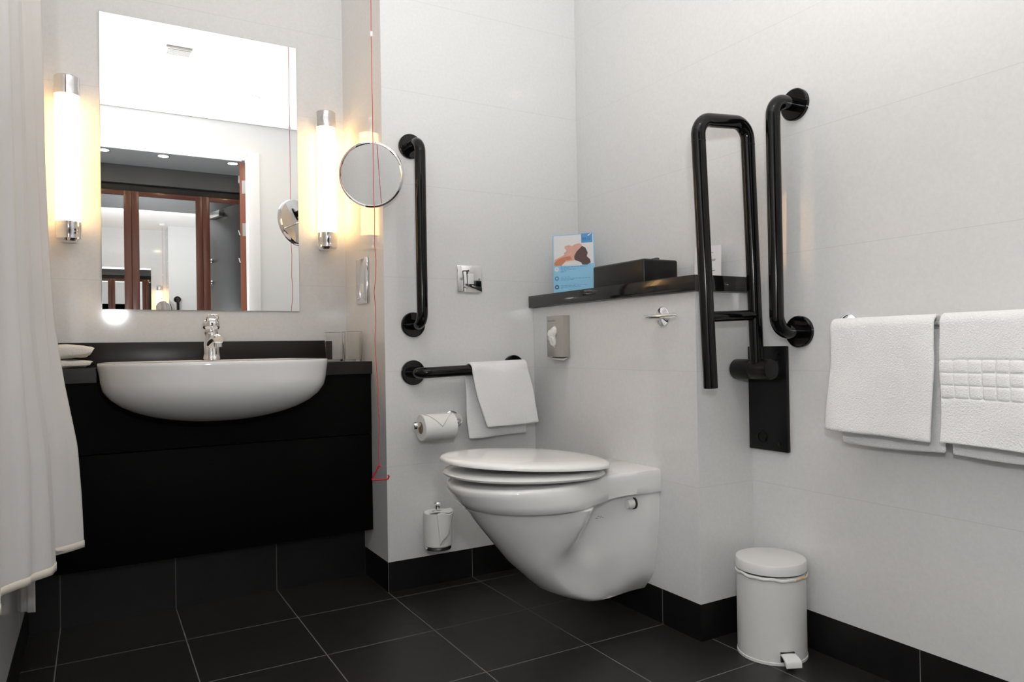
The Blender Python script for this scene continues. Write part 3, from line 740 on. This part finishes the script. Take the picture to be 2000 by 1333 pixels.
for s in (-1, 1):
    yb0 = TY+s*.083
    bm = NB(); lathe(bm, [(0, 0), (.0165, 0), (.0165, .006), (0, .006)], (1.2725, yb0+s*.006, .338), (-1, 0, 0), 22); wsh = obj('washer', bm, M_dark, tl); wsh['label'] = 'dark washer'
    bm = NB(); lathe(bm, [(0, 0), (.0145, 0), (.0145, .014), (.012, .020), (0, .022)], (1.2668, yb0+s*.006, .338), (-1, 0, 0), 22); obj('bolt_cap', bm, M_whitep, tl)
bm = NB()
for (xx, zz, w, h) in ((1.150, .3085, .008, .0016), (1.163, .3105, .007, .0014), (1.157, .3135, .006, .0013), (1.171, .3085, .006, .0016), (1.166, .313, .004, .0012)):
    hit = pan_tree.ray_cast(V((xx, TY-.4, zz)), V((0, 1, 0)))
    yy = hit[0].y if hit[0] else TY-.07
    box(bm, xx, xx+w, yy-.0003, yy+.002, zz, zz+h)
obj('printed_mark', bm, M_grey, tl)['label'] = 'small grey printed mark on the side of the pan'
# ------------------------------------------------------------------ toilet rolls
def roll_mesh(bm, c, ax, r, L, rc=.019, seg=44):
    lathe(bm, [(rc, 0), (r-.002, 0), (r, .002), (r, L-.002), (r-.002, L), (rc, L), (rc, 0)], c, ax, seg)
h1 = thing('paper_holder', 'chrome toilet roll holder with a horizontal arm below the horizontal grab rail', 'paper holder', (1.02, Y2, .52), 'chrome paper holders')
bm = NB(); lathe(bm, [(0, 0), (.026, 0), (.026, .006), (.02, .010), (0, .010)], (1.021, Y2, .536), (0, -1, 0), 28); obj('rose', bm, M_chrome, h1)
bm = NB(); tube(bm, fillet([(1.021, Y2-.006, .536), (1.021, Y2-.072, .533), (0.868, Y2-.072, .528)], .014), .0085, 16); lathe(bm, [(0, 0), (.0125, .001), (.0135, .008), (.0115, .014), (0, .016)], (0.872, Y2-.072, .528), (-1, 0, 0), 20)
lathe(bm, [(.013, 0), (.021, .001), (.021, .016), (.013, .017)], (1.021, Y2-.03, .5345), (0, -1, 0), 24)
obj('arm', bm, M_chrome, h1)
r1 = thing('toilet_roll', 'white toilet roll lying on its side with a folded point, on the upper holder', 'toilet roll', (0.935, Y2-.072, .478), 'white toilet rolls')
rc1 = V((0.883, Y2-.072, .5205)); 
bm = NB(); roll_mesh(bm, rc1, (1, 0, 0), .0425, .110); obj('paper', bm, M_paper, r1)
bm = NB(); lathe(bm, [(.0175, -.0005), (.019, -.0005), (.019, .1105), (.0175, .1105), (.0175, -.0005)], rc1, (1, 0, 0), 30); obj('cardboard_core', bm, M_card, r1)['label'] = 'brown cardboard core'
bm = NB()
def tri1(u, v):
    # folded point wrapped on the front of the roll
    xa = .925+.060*u; wdt = 1-u*.0
    a0 = math.radians(118-70*v*(1-abs(2*u-1)))
    rr = .0434+.0012*math.sin(v*PI)
    return V((rc1.x+.012+.090*u, rc1.y-rr*math.sin(a0), rc1.z+rr*math.cos(a0-PI/2+PI/2-0)*1.0)) 
def tri1b(u, v):
    ang = math.radians(10+75*v*(1-abs(2*u-1)))      # from the top towards the viewer
    rr = .0432+.0010*v
    return V((rc1.x+.006+.098*u, rc1.y-rr*math.sin(ang), rc1.z+rr*math.cos(ang)))
sheet(bm, tri1b, 24, 12); o = obj('folded_point', bm, M_paper, r1); mod_solid(o, .0012)
h2 = thing('paper_holder', 'chrome upright spare roll holder low on the wall', 'paper holder', (.9405, Y2, .135), 'chrome paper holders')
cx2, cy2 = .9405, 2.118
bm = NB(); lathe(bm, [(0, 0), (.040, .001), (.042, .004), (.042, .012), (0, .0125)], (cx2, cy2, .1325), seg=34); obj('base_dish', bm, M_chrome, h2)
bm = NB(); tube(bm, [(cx2, cy2, .14), (cx2, cy2, .272)], .0085, 16); lathe(bm, [(0, 0), (.0085, 0), (.0125, .004), (.0135, .008), (.012, .011), (0, .0125)], (cx2, cy2, .270), seg=20); obj('post', bm, M_chrome, h2)
bm = NB(); box(bm, cx2-.016, cx2+.016, cy2+.02, Y2-.0003, .133, .1445, .002); obj('wall_bracket', bm, M_chrome, h2)
r2 = thing('toilet_roll', 'white spare toilet roll standing upright low on the wall, loose end draped over it', 'toilet roll', (cx2, cy2, .1455), 'white toilet rolls')
bm = NB(); roll_mesh(bm, (cx2, cy2, .1455), (0, 0, 1), .0445, .105); obj('paper', bm, M_paper, r2)
bm = NB()
def drape(u, v):
    # a sheet folded over the top and ending in a point near the bottom front
    ang = math.radians(-118+100*u)                 # around the roll, facing the room and to the right
    ang2 = ang*(1-.45*v)+math.radians(-92)*.45*v
    rr = .0462+.004*math.sin(u*PI)+.006*u*(1-v)
    z = .2515+.004*math.sin(u*9)-.100*v*(1-.62*u)+.004*u
    return V((cx2+rr*math.cos(ang2), cy2+rr*math.sin(ang2), z))
sheet(bm, drape, 22, 16)
def cover(u, v):
    ang = math.radians(-150+150*u); rr = .011+.0365*v
    return V((cx2+rr*math.cos(ang), cy2+rr*math.sin(ang), .2522+.004*math.sin(u*7)*v+.002))
sheet(bm, cover, 20, 4)
o = obj('loose_sheet', bm, M_paper, r2, angle=30); mod_solid(o, .0012)

# ------------------------------------------------------------------ towels
def draped(name, f, nu, nv, m, label, cat, group=None, th=.007):
    bm = NB(); sheet(bm, f, nu, nv)
    o = tag(obj(name, bm, m, angle=80), label, cat, group); mod_solid(o, th, 0.0, 1); return o
ht_y, ht_z = Y2-.072, .6925
def hand(u, v):
    # v 0 front hem .. over the rail .. 1 back hem
    R = .0232
    Lf, Lb, arc = .189, .228, PI*R
    s = v*(Lf+arc+Lb)
    if s < Lf:
        k = s/Lf; y = ht_y-R-.006*(1-k)+.004*math.sin(u*5+k*2); z = ht_z-(Lf-s); xl = 1.105+(1.054-1.105)*k**.8; xr = 1.299+(1.266-1.299)*k**1.3
        z += -.002*math.sin(u*PI)*(1-k)
    elif s < Lf+arc:
        a = (s-Lf)/R; k = a/PI; y = ht_y-R*math.cos(a); z = ht_z+R*math.sin(a); xl = 1.054-.004*k; xr = 1.266+.003*k
    else:
        k = (s-Lf-arc)/Lb; y = ht_y+R+.006*math.sin(u*7+k*3)*k; z = ht_z-(s-Lf-arc); xl = 1.050+.012*k; xr = 1.268+.016*k
    x_ = xl+(xr-xl)*u
    z += .009*(x_-.888)/.374
    return V((x_+.0015*math.sin(v*20+u*3), y+.003*noise.noise(V((u*3, z*11, 2))), z))
draped('hand_towel', hand, 24, 48, M_towel, 'white hand towel draped over the horizontal black grab rail', 'towel')

tbx, tbz = 1.487, .803
def bath(yl, yr_, front, back, emb=0.0, seed=0, skew=0.0):
    R = .017
    def f(u, v):
        arc = PI*R; s = v*(front+arc+back)
        y = yl+(yr_-yl)*u
        if s < front:
            k = s/front; z = tbz-(front-s); x = tbx-R-.012*(1-k)*(.4+.6*math.sin(u*3+seed+1)**2)-.003*math.sin(u*9+seed)*(1-k)
            y += skew*(1-k)*.012*(1 if u < .5 else .6)
            z -= .006*u*(1-k)
            if emb:
                zz = tbz-z; d = .0
                r0, p, rows = .073, .0255, 3
                if r0-.002 < zz < r0+p*rows+.002:
                    a = (zz-r0)/p; b = (yl-y-.002)/p
                    fa = abs(a-round(a)); fb = abs(b-round(b))
                    if abs(a-round(a)) < .09 or (fb < .09 and 0 < a < rows): d = -.0022
                    else: d = .0012
                x -= d
        elif s < front+arc:
            a = (s-front)/R; x = tbx-R*math.cos(a); z = tbz+R*math.sin(a)
        else:
            k = (s-front-arc)/back; x = tbx+R+.006*math.sin(u*4+seed)*k; z = tbz-(s-front-arc)-.004*math.sin(u*4)*k
        n_ = noise.noise(V((y*9, z*7, seed*3.1)))*.0045+noise.noise(V((y*26, z*22, seed)))*.0014
        return V((x+n_, y+.004*noise.noise(V((z*9, seed, v*3))), z))
    return f
draped('bath_towel', bath(1.074, .836, .236, .268, 0, 0, 1), 24, 56, M_towel, 'plain white bath towel at the left end of the chrome rail', 'towel', 'white towels on the chrome towel rail', .009)
# inner fold of the first towel, hanging lower at one corner
draped('bath_towel', bath(.826, .545, .238, .266, 1, 2, 0), 112, 180, M_towel, 'white bath towel with three rows of raised squares, right end of the chrome rail', 'towel', 'white towels on the chrome towel rail', .009)
tr = thing('towel_rail', 'slim chrome towel rail under the two white bath towels', 'towel rail', (XR, .80, tbz))
bm = NB(); tube(bm, fillet([(XR-.003, 1.083, tbz+.006), (tbx, 1.083, tbz), (tbx, .51, tbz), (XR-.003, .51, tbz)], .012), .008, 16); obj('bar', bm, M_chrome, tr)
for yy in (1.083, .51):
    bm = NB(); lathe(bm, [(0, 0), (.0265, 0), (.0265, .008), (.023, .012), (.012, .018), (0, .019)], (XR, yy, tbz+.006), (-1, 0, 0), 32); obj('rose', bm, M_chrome, tr)

# ------------------------------------------------------------------ pedal bin
bx, by, br = 1.452, 1.245, .083
pb = thing('pedal_bin', 'white cylindrical pedal bin on the black floor under the support arm', 'bin', (bx, by, 0))
bm = NB(); lathe(bm, [(0, .003), (br-.004, .003), (br-.001, .006), (br-.001, .207), (br-.004, .208), (br-.004, .012), (0, .012)], (bx, by, 0), seg=64); obj('body', bm, M_bin, pb)
bm = NB(); lathe(bm, [(0, 0), (br-.002, 0), (br+.0005, .001), (br+.0005, .007), (br-.001, .008), (br-.003, .008), (br-.003, .003), (0, .003)], (bx, by, 0), seg=64); obj('base_ring', bm, M_bin, pb)
bm = NB(); lathe(bm, [(br-.006, .2125), (br+.0012, .2125), (br+.0012, .2345), (br-.0006, .2370), (br-.004, .2378), (0, .2385)], (bx, by, 0), seg=64); obj('lid', bm, M_bin, pb)
bm = NB()
for q in range(1):
    n = 96; rr = []
    for i in range(n):
        th = 2*PI*i/n
        w = .0010*math.sin(th*7)+.0012*math.sin(th*13+1)
        rr.append((th, w))
    rings = []
    for (dr0, dz) in ((.0004, .2075), (.0022, .2060), (.0026, .2030), (.0020, .2005), (.0004, .1995)):
        rings.append([V((bx+(br+dr0)*math.cos(th), by+(br+dr0)*math.sin(th), dz+w-.0018*math.cos(th+.9))) for th, w in rr])
    loft(bm, rings, False, False)
o = obj('bin_liner', bm, [M_bag, M_bagy], pb, angle=60); o['label'] = 'crumpled white liner edge under the lid'
for p in o.data.polygons:
    c = p.center+wl(o); a = math.atan2(c.y-by, c.x-bx)
    if math.radians(-98) < a < math.radians(-62): p.material_index = 1
dv = (V((0, 0, 0))-V((bx, by, 0))); pdir = V((-.42, -.91, 0)).normalized(); pside = V((-pdir.y, pdir.x, 0))
pcn = V((bx, by, 0))+pdir*(br-.004)
def pq(a, s, z): return pcn+pdir*a+pside*s+V((0, 0, z))
bm = NB(); loft(bm, [[pq(.0, -.017, .012), pq(.0, .017, .012), pq(.0, .017, .034), pq(.0, -.017, .034)], [pq(.0060, -.017, .012), pq(.0060, .017, .012), pq(.0060, .017, .034), pq(.0060, -.017, .034)]]); obj('pedal_slot', bm, M_dark, pb)['label'] = 'dark pedal opening'
bm = NB()
secs = []
for a, zt, th_, hw in ((.004, .031, .004, .0175), (.015, .030, .004, .018), (.026, .0275, .006, .019), (.034, .0235, .010, .0195), (.0365, .0200, .010, .0190)):
    secs.append([pq(a, -hw, zt-th_), pq(a, hw, zt-th_), pq(a, hw, zt), pq(a, hw*.5, zt+.001), pq(a, -hw*.5, zt+.001), pq(a, -hw, zt)])
loft(bm, secs); obj('pedal', bm, M_whitep, pb, angle=50)

# ------------------------------------------------------------------ shower curtain
sc = thing('shower_curtain', 'white cloth shower curtain bunched in folds at the left edge', 'curtain', (-.10, 1.65, .33))
plan = [(-.027, 1.930), (-.050, 1.905), (-.074, 1.890), (-.105, 1.872), (-.128, 1.838), (-.118, 1.80), (-.090, 1.775), (-.071, 1.757), (-.080, 1.725), (-.103, 1.695), (-.112, 1.672), (-.137, 1.650), (-.155, 1.615), (-.158, 1.575), (-.150, 1.54), (-.146, 1.50), (-.156, 1.46), (-.158, 1.42), (-.150, 1.385), (-.156, 1.34), (-.158, 1.30)]
NP = 200
base = catmull([(x, y, 0) for x, y in plan], NP)
def kz(z): return interp(z, [.30, .45, .56, .70, .83, .99, 1.2, 1.557, 2.325], [1.0, .96, .91, .73, .60, .53, .48, .43, .36])
bm = NB()
def cur(i, j, nz):
    z = .332+(2.320-.332)*(j/nz)**1.15
    p = base[i]; k = kz(z)
    rip = .0030*math.sin(i*.31+1.6*math.sin(z*1.7)+2*noise.noise(V((i*.05, z*.8, 4))))+.006*noise.noise(V((i*.07, z*1.6, 1)))
    sag = .006*noise.noise(V((i*.03, z*5, 7)))
    x = -.157+(p.x+.157)*k+rip
    hem = -.010*math.sin(i*.05)*(1-min(1, (z-.332)/.3)) if j == 0 else 0
    return V((max(x, -.160), p.y+sag+rip*.6, z+(.018*smooth((i/NP-.30)/.2)*-0 if j == 0 else 0)))
nz = 70
g = [[bm.verts.new(cur(i, j, nz)) for j in range(nz+1)] for i in range(NP+1)]
for i in range(NP):
    for j in range(nz): bm.faces.new((g[i][j], g[i+1][j], g[i+1][j+1], g[i][j+1]))
o = obj('curtain_cloth', bm, M_curt, sc, angle=80); mod_solid(o, .0012)
bm = NB()
hp = [cur(i, 0, nz) for i in range(NP+1)]
g0 = [[bm.verts.new(p+V((.0010, .0006, dz))) for dz in (.012, .004, -.004)] for p in hp]
for i in range(NP):
    for j in range(2): bm.faces.new((g0[i][j], g0[i+1][j], g0[i+1][j+1], g0[i][j+1]))
o = obj('hem', bm, M_hem, sc, angle=80); o['label'] = 'cream stitched hem'; mod_solid(o, .0010)
bm = NB()
def inner_c(u, v): 
    return V((-.158+.032*u+.004*math.sin(u*14), 2.00-.03*u, .186+.20*v))
sheet(bm, inner_c, 16, 6); o = obj('liner', bm, M_curt, sc, angle=80); o['label'] = 'lower hanging inner liner'; mod_solid(o, .0012)

# ------------------------------------------------------------------ light, world, camera
w = bpy.data.worlds.new('room_ambient'); bpy.context.scene.world = w; w.use_nodes = True
w.node_tree.nodes['Background'].inputs[0].default_value = (0.9, 0.95, 1.0, 1); w.node_tree.nodes['Background'].inputs[1].default_value = 0.05
fl = bpy.data.lights.new('bounce_flash', 'SPOT'); fo = bpy.data.objects.new('bounce_flash', fl); COL.objects.link(fo)
fl.energy = 160; fl.spot_size = math.radians(115); fl.spot_blend = 1.0; fl.shadow_soft_size = 0.045; fl.color = (0.985, 0.99, 1.0)
fo.location = (0.114, 0.03, 1.02); fo.rotation_euler = (V((0.50, 0.85, ZC))-V(fo.location)).to_track_quat('-Z', 'Y').to_euler()
fd = bpy.data.lights.new('flash_spill', 'POINT'); fdo = bpy.data.objects.new('flash_spill', fd); COL.objects.link(fdo)
fd.energy = 18; fd.shadow_soft_size = 0.045; fd.color = fl.color; fdo.location = fo.location
cam = bpy.data.cameras.new('camera'); co = bpy.data.objects.new('camera', cam); COL.objects.link(co)
cam.sensor_width = 36.0; cam.sensor_fit = 'HORIZONTAL'; cam.lens = 1411.728*36/2000; cam.clip_start = 0.01
yaw, pit, rol = [math.radians(a) for a in (30.01945, 0.473075, -0.951804)]
F = V((math.sin(yaw)*math.cos(pit), math.cos(yaw)*math.cos(pit), math.sin(pit)))
R = V((math.cos(yaw), -math.sin(yaw), 0)); U = R.cross(F)
R2 = R*math.cos(rol)+U*math.sin(rol); U2 = -R*math.sin(rol)+U*math.cos(rol)
co.matrix_world = Matrix(((R2.x, U2.x, -F.x, 0), (R2.y, U2.y, -F.y, 0), (R2.z, U2.z, -F.z, 0.77), (0, 0, 0, 1)))
sc_ = bpy.context.scene; sc_.camera = co
vs = sc_.view_settings; vs.view_transform = 'Standard'; vs.look = 'None'; vs.gamma = 1.0; vs.exposure = 0.0; vs.use_curve_mapping = False
